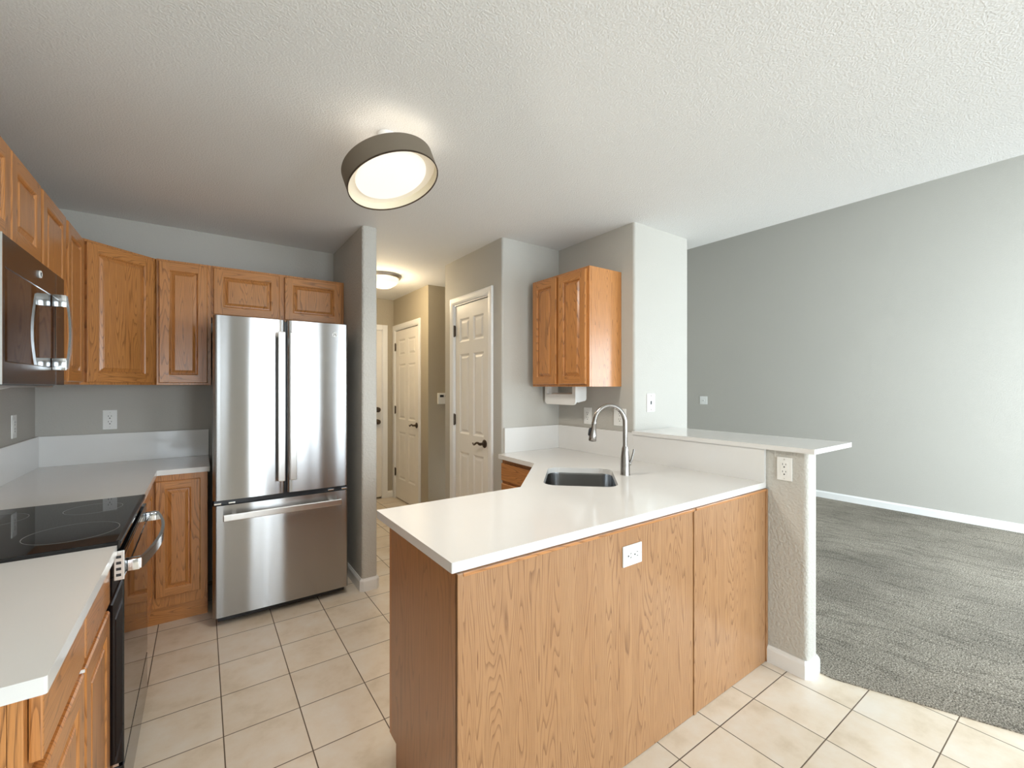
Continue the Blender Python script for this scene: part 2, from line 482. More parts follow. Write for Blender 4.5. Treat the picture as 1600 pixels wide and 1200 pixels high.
bm = BM(); box(bm, XL - .12, XL, YS - .1, YB + .12, 0, CZ); struct('wall_left', bm, 'wall')
bm = BM(); box(bm, XL, 0.90, YB, YB + .12, 0, CZ); struct('wall_back', bm, 'wall')
bm = BM(); prism(bm, [(0.895, 3.045, .018), (1.0, 3.045, .018), (1.0, 5.57), (0.895, 5.57)], 0, CZ); struct('wall_fridge_side', bm, 'pony', smooth=30)
# hall: end wall with a door opening, right wall with a door opening, wall across
bm = BM()
prism(bm, [(1.0, 5.45), (1.02, 5.45), (1.02, 5.50), (1.855, 5.50), (1.855, 5.45), (2.1, 5.45), (2.1, 5.6), (1.0, 5.6)], 0, 2.115)
box(bm, 1.0, 2.1, 5.45, 5.6, 2.115, CZ); struct('wall_hall_end', bm, 'hallwall')
bm = BM()
prism(bm, [(2.0, 4.40), (2.98, 4.40), (2.98, 4.52), (2.12, 4.52), (2.12, 5.45), (2.0, 5.45), (2.0, 5.392), (2.05, 5.392), (2.05, 4.655), (2.0, 4.655)], 0, 2.115)
prism(bm, [(2.0, 4.40), (2.98, 4.40), (2.98, 4.52), (2.12, 4.52), (2.12, 5.45), (2.0, 5.45)], 2.115, CZ); struct('wall_hall_right', bm, 'hallwall')
# the block holding the pantry, the sink nook and the column
bm = BM()
R_ = .018
prism(bm, [(2.365, 1.93, R_), (2.98, 1.93, R_), (2.98, 3.63), (1.81, 3.63, R_), (1.81, 3.437), (1.86, 3.437), (1.86, 2.872), (1.81, 2.872), (1.81, 2.69, R_), (2.365, 2.69)], 0, 2.11)
prism(bm, [(2.365, 1.93, R_), (2.98, 1.93, R_), (2.98, 3.63), (1.81, 3.63, R_), (1.81, 2.69, R_), (2.365, 2.69)], 2.11, CZ)
struct('wall_pantry', bm, 'wall', smooth=30)
bm = BM(); box(bm, 2.9, 3.0, 3.63, 4.40, 0, CZ); struct('wall_hall_side', bm, 'hallwall')
bm = BM(); prism(bm, [(2.365, 0.90, .02), (2.478, 0.90, .02), (2.478, 1.93), (2.365, 1.93)], 0, 1.083); struct('wall_half_height', bm, 'pony', smooth=30)
bm = BM(); box(bm, 6.4, 6.5, YS - .1, -2.6, 0, 3.72); box(bm, 6.4, 6.5, -1.2, 4.6, 0, 3.72); box(bm, 6.4, 6.5, -2.6, -1.2, 0, .75); box(bm, 6.4, 6.5, -2.6, -1.2, 2.3, 3.72); struct('wall_right', bm, 'wall')
bm = BM(); box(bm, 2.98, 6.4, 4.5, 4.6, 0, 3.72); struct('wall_living_back', bm, 'wall')
# south wall with openings (behind the camera)
bm = BM()
def strip(a, b, z0, z1): box(bm, a, b, YS - .1, YS, z0, z1)
OP = [(-0.72, -0.12, 0.95, 2.05), (0.77, 1.73, 0.04, 2.12), (2.55, 3.45, 0.8, 2.2), (3.7, 6.1, 0.4, 2.5)]  # third opening is added, unseen, only to let more light in
xs = [XL - .12, -0.72, -0.12, 0.77, 1.73, 2.55, 3.45, 3.7, 6.1, 6.5]
for k in range(9):
    a, b = xs[k], xs[k + 1]
    o = [q for q in OP if abs(q[0] - a) < 1e-6]
    if o: strip(a, b, 0, o[0][2]); strip(a, b, o[0][3], 3.72)
    else: strip(a, b, 0, 3.72)
struct('wall_south', bm, 'wall')
for k, (a, b, z0, z1) in enumerate(OP):
    w = thing('window_%d' % (k + 1), None, None, ((a + b) / 2, YS, z0), kind='structure')
    bm = BM(); f = 0.05
    box(bm, a, a + f, YS - .08, YS - .02, z0, z1); box(bm, b - f, b, YS - .08, YS - .02, z0, z1)
    box(bm, a, b, YS - .08, YS - .02, z0, z0 + f); box(bm, a, b, YS - .08, YS - .02, z1 - f, z1)
    box(bm, (a + b) / 2 - .04, (a + b) / 2 + .04, YS - .08, YS - .02, z0 + f, z1 - f)
    obj('window_frame', bm, 'trim', w)
    bm = BM(); box(bm, a + f, b - f, YS - .055, YS - .05, z0 + f, z1 - f); obj('window_pane', bm, 'glass', w)

w = thing('window_5', None, None, (6.45, -1.9, .75), kind='structure')
bm = BM()
for y in (-2.6, -1.925, -1.25): box(bm, 6.42, 6.48, y, y + .05, .75, 2.3)
box(bm, 6.42, 6.48, -2.55, -1.25, .75, .80); box(bm, 6.42, 6.48, -2.55, -1.25, 2.25, 2.3)
obj('window_frame', bm, 'trim', w)
bm = BM(); box(bm, 6.445, 6.45, -2.55, -1.25, .80, 2.25); obj('window_pane', bm, 'glass', w)

# baseboards: profile extruded along a polyline
def baseboard(name, pts, side, h=0.085, t=0.014, z=0.0):
    """pts: list of xy along the wall face; side +1/-1 = the room is left/right of the path"""
    P = [Vector(p) for p in pts]
    prof = [(0, 0), (t, 0), (t, h - .018), (t * .75, h - .010), (t * .45, h - .006), (t * .3, h), (0, h)]
    bm = BM(); rings = []
    for i, p in enumerate(P):
        ds = []
        if i > 0: ds.append((P[i] - P[i - 1]).normalized())
        if i < len(P) - 1: ds.append((P[i + 1] - P[i]).normalized())
        ns = [Vector((-d.y, d.x)) * side for d in ds]
        n = sum(ns, Vector((0, 0)))
        n = n.normalized() / max(.3, n.normalized().dot(ns[0]))
        rings.append([bm.verts.new((p.x + n.x * a, p.y + n.y * a, z + b)) for a, b in prof])
    for A, B in zip(rings, rings[1:]):
        for k in range(len(prof)): bm.faces.new((A[k], A[(k + 1) % len(prof)], B[(k + 1) % len(prof)], B[k]))
    bm.faces.new(rings[0]); bm.faces.new(rings[-1])
    struct(name, bm, 'trim')
c = .012
baseboard('baseboard_half_wall', [(2.365, 1.085), (2.365, .90 + c), (2.365 + c, .90), (2.478 - c, .90), (2.478, .90 + c), (2.478, 1.93)], -1)
baseboard('baseboard_fridge_side', [(0.895, 3.80), (0.895, 3.045 + c), (0.895 + c, 3.045), (1.0 - c, 3.045), (1.0, 3.045 + c), (1.0, 5.45)], -1)
baseboard('baseboard_right', [(6.4, 4.5), (6.4, YS)], -1, z=0.004)
baseboard('baseboard_pantry', [(1.81, 3.498), (1.81, 3.63), (2.9, 3.63)], 1)
baseboard('baseboard_pantry_corner', [(1.81, 2.69), (1.81, 2.812)], 1)
baseboard('baseboard_hall_end', [(1.916, 5.45), (2.0, 5.45)], -1)
baseboard('baseboard_hall_right', [(2.9, 4.40), (2.0, 4.40), (2.0, 4.59)], 1)
baseboard('baseboard_column', [(2.478, 1.93), (2.98, 1.93)], -1)
baseboard('baseboard_living_back', [(2.98, 4.5), (6.4, 4.5)], -1, z=0.004)

# ---------------------------------------------------------------- doors (setting)
def six_panel(parent, fr, w, h, z0=0.012):
    s = .115 * w / .8; m = .10 * w / .8
    pw = (w - 2 * s - m) / 2
    pan = []
    for a in (s, s + pw + m):
        for zz0, zz1 in ((.12, .40), (.475, .80), (.85, .945)):
            pan.append((a, a + pw, z0 + h * zz0, z0 + h * zz1))
    bm = BM()
    paneled(bm, fr, 0, w, z0, z0 + h, .03, pan, [(0, 0), (.006, -.004), (.014, -.009), (.022, -.009), (.036, -.003), (.04, -.002)], .002)
    return obj('door_slab', bm, 'doorwhite', parent)

def casing(parent, fr, w, h, inner=0.0, cw=.062):
    bm = BM()
    pr = [(0, .006), (.004, .011), (.02, .015), (.045, .017), (cw - .004, .016), (cw, .011), (cw, 0), (0, 0)]
    path = [(0, 0, 'l'), (0, h, 'c'), (w, h, 'c'), (w, 0, 'r')]
    rings = []
    for i, (a, z, k) in enumerate(path):
        r = []
        for off, d in pr:
            aa = a - off if i < 2 else a + off
            zz = z if k != 'c' else z + off
            r.append(bm.verts.new(fr.p(aa, d, zz)))
        rings.append(r)
    n = len(pr)
    for A, B in zip(rings, rings[1:]):
        for k in range(n): bm.faces.new((A[k], A[(k + 1) % n], B[(k + 1) % n], B[k]))
    bm.faces.new(rings[0]); bm.faces.new(rings[-1])
    return obj('door_casing', bm, 'trim', parent)

def hinge(parent, fr, a, z):
    bm = BM()
    box(bm, a - .010, a + .012, 0, .004, z - .045, z + .045, fr)
    tube(bm, [fr.p(a, .008, z - .05), fr.p(a, .008, z + .05)], .007, 8)
    return obj('hinge', bm, 'bronze', parent)

def lever(parent, fr, a, z, sgn):
    bm = BM()
    lathe(bm, [(0, 0), (.032, 0), (.033, .004), (.028, .009), (.014, .012), (.011, .03), (.012, .045), (0, .05)], fr.p(a, 0, z), 24, fr.n)
    pts, rs = [], []
    for k in range(13):
        u = k / 12
        pts.append(fr.p(a + sgn * (.005 + .105 * u), .045 + .008 * math.sin(u * PI), z + .010 * math.sin(u * 2 * PI) - .002))
        rs.append(.010 - .0045 * u)
    tube(bm, pts, rs, 10)
    o = obj('lever_handle', bm, 'bronze', parent, 50)
    return o

# pantry door in the wall x=1.81 (seen from -x); 'right' runs towards -y
D1 = thing('door_1', None, None, (1.81, 3.15, 0), kind='structure')
fr = Fr((1.822, 3.427, 0), (0, -1, 0), (-1, 0, 0)); fr.o.x = 1.845
six_panel(D1, fr, .547, 2.085)
casing(D1, Fr((1.81, 3.437, 0), (0, -1, 0), (-1, 0, 0)), .565, 2.11)
bm = BM(); fj = Fr((1.81, 3.437, 0), (0, -1, 0), (-1, 0, 0))
box(bm, 0, .008, -.05, .004, 0, 2.11, fj); box(bm, .557, .565, -.05, .004, 0, 2.11, fj); box(bm, 0, .565, -.05, .004, 2.102, 2.11, fj)
obj('door_jamb', bm, 'trim', D1)
for z in (1.886, 1.117, .25): hinge(D1, Fr((1.812, 3.434, 0), (0, -1, 0), (-1, 0, 0)), .004, z)
lever(D1, Fr((1.815, 3.427, 0), (0, -1, 0), (-1, 0, 0)), .487, .953, -1)
bm = BM(); box(bm, .5445, .547, 0, .002, .92, .99, Fr((1.814, 3.427, 0), (0, -1, 0), (-1, 0, 0))); obj('latch_plate', bm, 'bronze', D1)
# hall door in the wall x=2.0
D2 = thing('door_2', None, None, (2.0, 5.02, 0), kind='structure')
six_panel(D2, Fr((2.035, 5.384, 0), (0, -1, 0), (-1, 0, 0)), .721, 2.085)
fj = Fr((2.0, 5.392, 0), (0, -1, 0), (-1, 0, 0))
casing(D2, fj, .737, 2.115, cw=.058)
bm = BM(); box(bm, 0, .008, -.05, .004, 0, 2.115, fj); box(bm, .729, .737, -.05, .004, 0, 2.115, fj); box(bm, 0, .737, -.05, .004, 2.107, 2.115, fj)
obj('door_jamb', bm, 'trim', D2)
for z in (1.90, 1.112, .333): hinge(D2, Fr((2.003, 5.388, 0), (0, -1, 0), (-1, 0, 0)), .004, z)
lever(D2, Fr((2.005, 5.384, 0), (0, -1, 0), (-1, 0, 0)), .66, .96, -1)
# entry door in the end wall y=5.45
D3 = thing('door_3', None, None, (1.44, 5.45, 0), kind='structure')
six_panel(D3, Fr((1.03, 5.485, 0), (1, 0, 0), (0, -1, 0)), .817, 2.085, .02)
fj = Fr((1.02, 5.45, 0), (1, 0, 0), (0, -1, 0))
bm = BM(); box(bm, .835, .897, 0, .016, 0, 2.177, fj, bev=.004); box(bm, -.02, .835, 0, .016, 2.115, 2.177, fj, bev=.004); obj('door_casing', bm, 'trim', D3)
bm = BM(); box(bm, 0, .008, -.05, .003, 0, 2.115, fj); box(bm, .827, .835, -.05, .003, 0, 2.115, fj); box(bm, 0, .835, -.05, .003, 2.107, 2.115, fj)
obj('door_jamb', bm, 'trim', D3)
for nm, z in (('deadbolt', 1.115), ('door_knob', .963)):
    bm = BM(); lathe(bm, [(0, 0), (.033, 0), (.033, .008), (.02, .012), (.014, .03), (.027, .038), (.03, .052), (.02, .064), (0, .066)], (1.79, 5.455, z), 20, (0, -1, 0))
    obj(nm, bm, 'bronze', D3, 40)

# ---------------------------------------------------------------- cabinets
def cabinet(name, label, cat, fr, w, z0, z1, depth, toe=0.0, group=None, ffmat='oak', bodymat='oak'):
    t = thing(name, label, cat, fr.p(w / 2, -depth / 2, z0), group)
    bm = BM()
    if toe:
        prism(bm, [(-depth, z0), (-toe, z0), (-toe, z0 + .10), (-.0195, z0 + .10), (-.0195, z1), (-depth, z1)], 0, w, f3=lambda x, y, z: fr.p(z, x, y))
    else: box(bm, 0, w, -depth, -.0195, z0, z1, fr)
    obj('carcass', bm, bodymat, t)
    bm = BM(); box(bm, 0, w, -.019, 0, z0 + (.10 if toe else 0), z1, fr, bev=.0015)
    obj('face_frame', bm, ffmat, t)
    return t

UZ0, UZ1 = 1.412, 2.20
GU = 'oak wall cabinets of the kitchen corner'
# left wall run: right vector = +y when facing the wall from +x?  the face looks to +x
fl = lambda y: Fr((-.532, y, 0), (0, 1, 0), (1, 0, 0))
c1 = cabinet('upper_cabinet', 'short two-door oak wall cabinet above the microwave', 'cabinet', fl(1.795), .685, 1.84, UZ1, .293)
f = fl(1.795); cab_door(c1, f, .012, .333, 1.875, 2.185); cab_door(c1, f, .345, .668, 1.875, 2.185)
c2 = cabinet('upper_cabinet', 'tall two-door oak wall cabinet between microwave and corner cabinet', 'cabinet', fl(2.482), .762, UZ0, UZ1, .293)
f = fl(2.482); cab_door(c2, f, .012, .370, 1.425, 2.185); cab_door(c2, f, .415, .742, 1.425, 2.185)
# diagonal corner cabinet
P0, P1 = Vector((-.532, 3.247)), Vector((-.232, 3.528))
t = thing('corner_cabinet', 'oak corner wall cabinet with one wide diagonal door', 'cabinet', (-.6, 3.6, UZ0))
dd = (P1 - P0); L = dd.length; dd.normalize()
fd = Fr((P0.x, P0.y, 0), (dd.x, dd.y, 0), (dd.y, -dd.x, 0))
bm = BM(); prism(bm, [(XL, 3.247), (P0.x - .001, 3.247), (P0.x - .019 * dd.y, P0.y + .019 * dd.x + .003), (P1.x - .019 * dd.y, P1.y + .02 * dd.x), (P1.x, P1.y + .003), (P1.x, 3.84), (XL, 3.84)], UZ0, UZ1)
obj('carcass', bm, 'oak', t)
bm = BM(); box(bm, 0, L, -.019, 0, UZ0, UZ1, fd, bev=.0015); obj('face_frame', bm, 'oak', t)
cab_door(t, fd, .022, L - .03, 1.425, 2.185)
# back wall run, faces look to -y ; right = +x
fb = lambda x: Fr((x, 3.51, 0), (1, 0, 0), (0, -1, 0))
c3 = cabinet('upper_cabinet', 'narrow single-door oak wall cabinet beside the corner cabinet, left of the refrigerator', 'cabinet', fb(-.231), .281, UZ0, UZ1, .33)
cab_door(c3, fb(-.231), .013, .262, 1.425, 2.185, fw=.05)
c4 = cabinet('upper_cabinet', 'low wide two-door oak cabinet above the refrigerator', 'cabinet', fb(.051), .842, 1.86, UZ1, .33)
f = fb(.051); cab_door(c4, f, .012, .400, 1.878, 2.185); cab_door(c4, f, .432, .822, 1.878, 2.185)
# nook wall cabinet: face x = 2.057 looks to -x ; right = -y
fn = Fr((2.057, 2.638, 0), (0, -1, 0), (-1, 0, 0))
c5 = cabinet('upper_cabinet', 'two-door oak wall cabinet hanging over the sink counter', 'cabinet', fn, .598, 1.402, 2.19, .307)
cab_door(c5, fn, .022, .288, 1.418, 2.172, fw=.05); cab_door(c5, fn, .312, .578, 1.418, 2.172, fw=.05)

# base cabinets
BZ = 0.881
fbl = lambda y: Fr((-.247, y, 0), (0, 1, 0), (1, 0, 0))
b1 = cabinet('base_cabinet', 'oak base cabinet with drawers and doors in the left foreground', 'cabinet', fbl(1.085), .722, 0, BZ, .576, toe=.07)
f = fbl(1.085)
drawer_front(b1, f, .02, .352, .745, .862); drawer_front(b1, f, .372, .706, .745, .862)
cab_door(b1, f, .02, .352, .115, .722); cab_door(b1, f, .372, .706, .115, .722)
bm = BM(); tube(bm, [f.p(.345, .004, .729), f.p(.345, .0215, .729)], .004, 8); obj('door_bumper', bm, 'outlet', b1)
# corner base behind the range
t = thing('base_cabinet', 'oak corner base cabinet between range and refrigerator', 'cabinet', (-.4, 3.4, 0))
bm = BM(); prism(bm, [(XL, 2.535), (-.267, 2.535), (-.267, 3.319), (.03, 3.319), (.03, 3.84), (XL, 3.84)], .1, BZ); obj('carcass', bm, 'oak', t)
bm = BM(); prism(bm, [(-.8, 2.55), (-.30, 2.55), (-.30, 3.316), (.03, 3.316), (.03, 3.83), (-.8, 3.83)], 0, .1); obj('toe_kick', bm, 'oakh', t)
bm = BM(); box(bm, -.266, .03, 3.30, 3.3185, .1, BZ, bev=.0015); obj('face_frame', bm, 'oak', t)
bm = BM(); box(bm, -.266, -.247, 2.535, 3.299, .1, BZ, bev=.0015); obj('face_frame', bm, 'oak', t)
cab_door(t, Fr((0, 3.30, 0), (1, 0, 0), (0, -1, 0)), -.222, -.007, .165, .845, fw=.045)
cab_door(t, Fr((-.247, 2.56, 0), (0, 1, 0), (1, 0, 0)), 0.0, .66, .165, .845, fw=.052)

# peninsula
t = thing('peninsula_cabinet', 'oak peninsula cabinet with light grained panels under the white counter', 'cabinet', (1.2, 1.35, 0))
bm = BM(); prism(bm, [(.59, 1.092), (2.36, 1.092), (2.36, 1.6), (.59, 1.6)], .1, .62); prism(bm, [(.59, 1.092), (2.36, 1.092), (2.36, 1.39), (1.38, 1.39), (1.38, 1.6), (.59, 1.6)], .62, BZ); prism(bm, [(.59, 1.092), (2.36, 1.092), (2.36, 1.54), (.59, 1.54)], 0, .1)
obj('carcass', bm, 'oak', t)
bm = BM(); prism(bm, [(1.085, 0), (1.55, 0), (1.55, .10), (1.60, .10), (1.60, BZ), (1.085, BZ)], .578, .59, f3=lambda x, y, z: Vector((z, x, y)))
e = obj('end_panel', bm, 'oakend', t); e['label'] = 'darker brown end panel facing the kitchen aisle'
bm = BM(); box(bm, .578, .595, 1.078, 1.0915, 0, BZ, bev=.002); obj('corner_trim', bm, 'oakpanel', t)
bm = BM(); box(bm, .5955, 1.7085, 1.083, 1.0915, 0.002, BZ - .001); obj('back_panel', bm, 'oakpanel', t)
bm = BM(); box(bm, 1.7095, 2.345, 1.083, 1.0915, 0.002, BZ - .001); obj('back_panel', bm, 'oakpanel', t)
bm = BM(); box(bm, 1.7105, 1.7275, 1.0785, 1.0828, 0.002, BZ - .012, bev=.001); obj('batten', bm, 'oakpanel', t)
bm = BM(); box(bm, 2.3455, 2.3635, 1.078, 1.0915, 0.002, BZ - .001, bev=.002); obj('corner_trim', bm, 'oakpanel', t)
bm = BM(); box(bm, .5965, 1.7085, 1.0785, 1.0828, BZ - .011, BZ - .001, bev=.001); box(bm, 1.7285, 2.345, 1.0785, 1.0828, BZ - .011, BZ - .001, bev=.001); obj('scribe_moulding', bm, 'oakh', t)
bm = BM(); box(bm, .578, 1.285, 1.6005, 1.619, .1, BZ, bev=.0015); obj('face_frame', bm, 'oak', t)
f = Fr((.578, 1.6195, 0), (1, 0, 0), (0, 1, 0))
cab_door(t, f, .012, .34, .13, .85); cab_door(t, f, .355, .68, .13, .85)
# nook base cabinet with drawers, facing -x
fn2 = Fr((1.79, 2.655, 0), (0, -1, 0), (-1, 0, 0))
b3 = cabinet('base_cabinet', 'oak drawer base cabinet under the nook counter beside the pantry door', 'cabinet', fn2, .40, 0, BZ, .57, toe=.07)
drawer_front(b3, fn2, .012, .38, .725, .85); cab_door(b3, fn2, .012, .38, .12, .705)
# diagonal sink base
t = thing('sink_cabinet', 'oak diagonal sink base cabinet under the angled counter edge', 'cabinet', (1.75, 1.85, 0))
bm = BM()
prism(bm, [(1.30, 1.622), (2.10, 1.622), (2.10, 2.24), (1.78, 2.24)], .1, .62); obj('carcass', bm, 'oak', t)
q0, q1 = Vector((1.292, 1.645)), Vector((1.775, 2.235)); dv = (q1 - q0); Ld = dv.length; dv.normalize()
fs = Fr((q0.x, q0.y, 0), (dv.x, dv.y, 0), (-dv.y, dv.x, 0))
bm = BM(); box(bm, 0.01, Ld - .02, 0, .019, .1, BZ, fs, bev=.0015); obj('face_frame', bm, 'oak', t)
f = Fr(fs.p(0, .0195, 0), fs.r, fs.n); cab_door(t, f, .04, Ld / 2 - .01, .13, .70); cab_door(t, f, Ld / 2 + .01, Ld - .06, .13, .70); drawer_front(t, f, .04, Ld - .06, .73, .85)
bm = BM(); prism(bm, [(1.36, 1.622), (2.10, 1.622), (2.10, 2.24), (1.83, 2.24)], 0, .1); obj('toe_kick', bm, 'oakh', t)

# ---------------------------------------------------------------- countertops
SZ0, SZ1 = .882, .912
t = thing('countertop', 'white countertop in the left foreground, near side of the range', 'countertop', (-.5, 1.44, SZ0))
bm = BM(); prism(bm, [(XL + .001, 1.059), (-.213, 1.059, .004), (-.213, 1.806), (XL + .001, 1.806)], SZ0, SZ1, 3); obj('slab', bm, 'quartz', t)
bm = BM(); box(bm, XL, XL + .02, 1.06, 1.806, SZ1, 1.098, bev=.0015); obj('backsplash', bm, 'quartz', t)
t = thing('countertop', 'white corner countertop between the range and the refrigerator', 'countertop', (-.5, 3.3, SZ0))
bm = BM(); prism(bm, [(XL + .001, 2.534), (-.213, 2.534), (-.213, 3.276), (.041, 3.276, .004), (.041, YB - .001), (XL + .001, YB - .001)], SZ0, SZ1, 3); obj('slab', bm, 'quartz', t)
bm = BM(); box(bm, XL, XL + .02, 2.534, YB - .0215, SZ1, 1.098, bev=.0015); obj('backsplash', bm, 'quartz', t)
bm = BM(); box(bm, XL, .041, YB - .02, YB - .001, SZ1, 1.098, bev=.0015); obj('backsplash', bm, 'quartz', t)

t = thing('countertop', 'long white peninsula countertop with a cut-out for the sink', 'countertop', (1.4, 1.6, SZ0))
A46 = math.radians(46.6); E1 = Vector((math.cos(A46), math.sin(A46))); E2 = Vector((math.sin(A46), -math.cos(A46)))
def sk(a, b): q = E1 * a + E2 * b; return (q.x, q.y)
S = (2.185, 2.675, -.16, .213)
hole = [sk(S[0], S[2]) + (.07,), sk(S[1], S[2]) + (.07,), sk(S[1], S[3]) + (.07,), sk(S[0], S[3]) + (.07,)]
top = [(.565, 1.089, .004), (2.363, 1.089), (2.363, 2.688), (1.815, 2.688), (1.808, 2.662), (1.752, 2.655, .004), (1.735, 2.209), (1.27, 1.726), (.565, 1.730, .004)]
bm = BM(); prism(bm, top, SZ0, SZ1, 5, holes=[hole]); obj('slab', bm, 'quartz', t)
bm = BM(); box(bm, 2.345, 2.364, 1.089, 1.925, SZ1, 1.0825); obj('backsplash', bm, 'quartz', t)
bm = BM(); box(bm, 2.345, 2.364, 1.926, 2.688, SZ1, 1.095, bev=.0015); obj('backsplash', bm, 'quartz', t)
bm = BM(); box(bm, 1.822, 2.3445, 2.67, 2.689, SZ1, 1.095, bev=.0015); obj('backsplash', bm, 'quartz', t)
bm = BM(); prism(bm, [(2.335, .858, .004), (2.80, .858, .004), (2.80, 1.926), (2.335, 1.926)], 1.0835, 1.107, 3)
o = obj('bar_top', bm, 'quartz', None, loc=(2.57, 1.4, 1.0835)); tag(o, 'raised white bar top lying on the half-height wall', 'bar top')

# sink
t = thing('sink', 'undermount stainless steel sink set into the angled counter corner', 'sink', (1.73, 1.72, .68))
bm = BM()
def ringpts(ins, r, z, n=6):
    P = round_poly([sk(S[0] + ins, S[2] + ins) + (r,), sk(S[1] - ins, S[2] + ins) + (r,), sk(S[1] - ins, S[3] - ins) + (r,), sk(S[0] + ins, S[3] - ins) + (r,)], n)
    return [bm.verts.new((p.x, p.y, z)) for p in P]
rings = [ringpts(-.02, .09, .8815), ringpts(-.004, .074, .8815), ringpts(-.002, .07, .87), ringpts(.004, .066, .72), ringpts(.015, .055, .700), ringpts(.04, .035, .690)]
for A, B in zip(rings, rings[1:]):
    n = len(A)
    for k in range(n): bm.faces.new((A[k], A[(k + 1) % n], B[(k + 1) % n], B[k]))
bm.faces.new(rings[-1])
obj('basin', bm, 'sinksteel', t, 40)
cx, cy = sk((S[0] + S[1]) / 2, (S[2] + S[3]) / 2)
bm = BM(); lathe(bm, [(0, .003), (.02, .003), (.024, .006), (.04, .006), (.043, .001)], (cx, cy, .690), 24); obj('drain', bm, 'chrome', t, 40)

# faucet, spout swung towards the camera-left
FX, FY = 1.918, 1.628
t = thing('faucet', 'brushed nickel gooseneck pull-down faucet standing behind the sink', 'faucet', (FX, FY, SZ1))
bm = BM(); lathe(bm, [(0, 0), (.027, 0), (.027, .006), (.0255, .010), (.0255, .06), (.0235, .10), (.0185, .145), (.0145, .158), (0, .16)], (FX, FY, SZ1), 28); obj('body', bm, 'nickel', t, 40)
rt = Vector((-.817, .577, 0))     # spout direction
bz = Vector((FX, FY, SZ1))
pts = [bz + Vector((0, 0, .155)), bz + Vector((0, 0, .20)), bz + Vector((0, 0, .255))]
R0 = .085
for k in range(1, 20):
    th = PI * k / 20 * 1.0
    pts.append(bz + rt * (R0 - R0 * math.cos(th)) + Vector((0, 0, .285 + R0 * 1.17 * math.sin(th))))
end = pts[-1] + Vector((0, 0, -.012)) + rt * .003
pts.append(end)
bm = BM(); tube(bm, pts, .0127, 16); obj('gooseneck', bm, 'nickel', t, 50)
dn = (rt * .10 + Vector((0, 0, -1))).normalized()
bm = BM(); lathe(bm, [(0, -.004), (.013, -.004), (.0135, .0), (.0135, .012), (.0125, .014), (.0205, .070), (.0218, .098), (.019, .102), (0, .102)], end, 24, dn); obj('spray_head', bm, 'nickel', t, 40)
bm = BM(); q = end + dn * .048 + rt * .018; tube(bm, [q - dn * .022, q - dn * .01 + rt * .003, q + dn * .018 + rt * .004, q + dn * .026], [.003, .006, .006, .003], 10); o = obj('spray_button', bm, 'black', t, 50); o['label'] = 'black spray button'
hd = Vector((.45, -.9, 0)).normalized(); hb = bz + Vector((0, 0, .065))
bm = BM(); lathe(bm, [(0, 0), (.012, 0), (.012, .012), (.009, .016), (0, .016)], hb + hd * .016, 20, hd)
tube(bm, [hb + hd * .026, hb + hd * .032 + Vector((0.004, 0, .02)), hb + hd * .038 + Vector((.010, 0, .055)), hb + hd * .040 + Vector((.014, 0, .078))], [.007, .0062, .006, .0055], 12); obj('lever', bm, 'nickel', t, 50)

# paper towel holder under the nook cabinet
t = thing('paper_towel_holder', 'white plastic paper towel holder under the cabinet above the sink counter', 'paper towel holder', (2.25, 2.47, 1.27))
bm = BM()
ff = lambda x, y, z: Vector((z, x, y))
prism(bm, [(2.312, 1.4015), (2.345, 1.4015), (2.345, 1.345, .01), (2.63, 1.345, .01), (2.63, 1.4015), (2.655, 1.4015), (2.655, 1.268, .03), (2.312, 1.268, .03)][::-1], 2.19, 2.205, 6, f3=ff)
obj('front_panel', bm, 'outlet', t, 30)
bm = BM(); prism(bm, [(2.19 + .016, 1.4015), (2.30, 1.4015), (2.30, 1.30, .02), (2.206, 1.285, .01)], 2.312, 2.326, 5, f3=lambda x, y, z: Vector((x, z, y))); obj('bracket', bm, 'outlet', t, 30)
bm = BM(); prism(bm, [(2.19 + .016, 1.4015), (2.30, 1.4015), (2.30, 1.30, .02), (2.206, 1.285, .01)], 2.627, 2.641, 5, f3=lambda x, y, z: Vector((x, z, y))); obj('bracket', bm, 'outlet', t, 30)
bm = BM(); tube(bm, [(2.245, 2.3265, 1.345), (2.245, 2.6265, 1.345)], .010, 12); obj('rod', bm, 'outlet', t, 50)

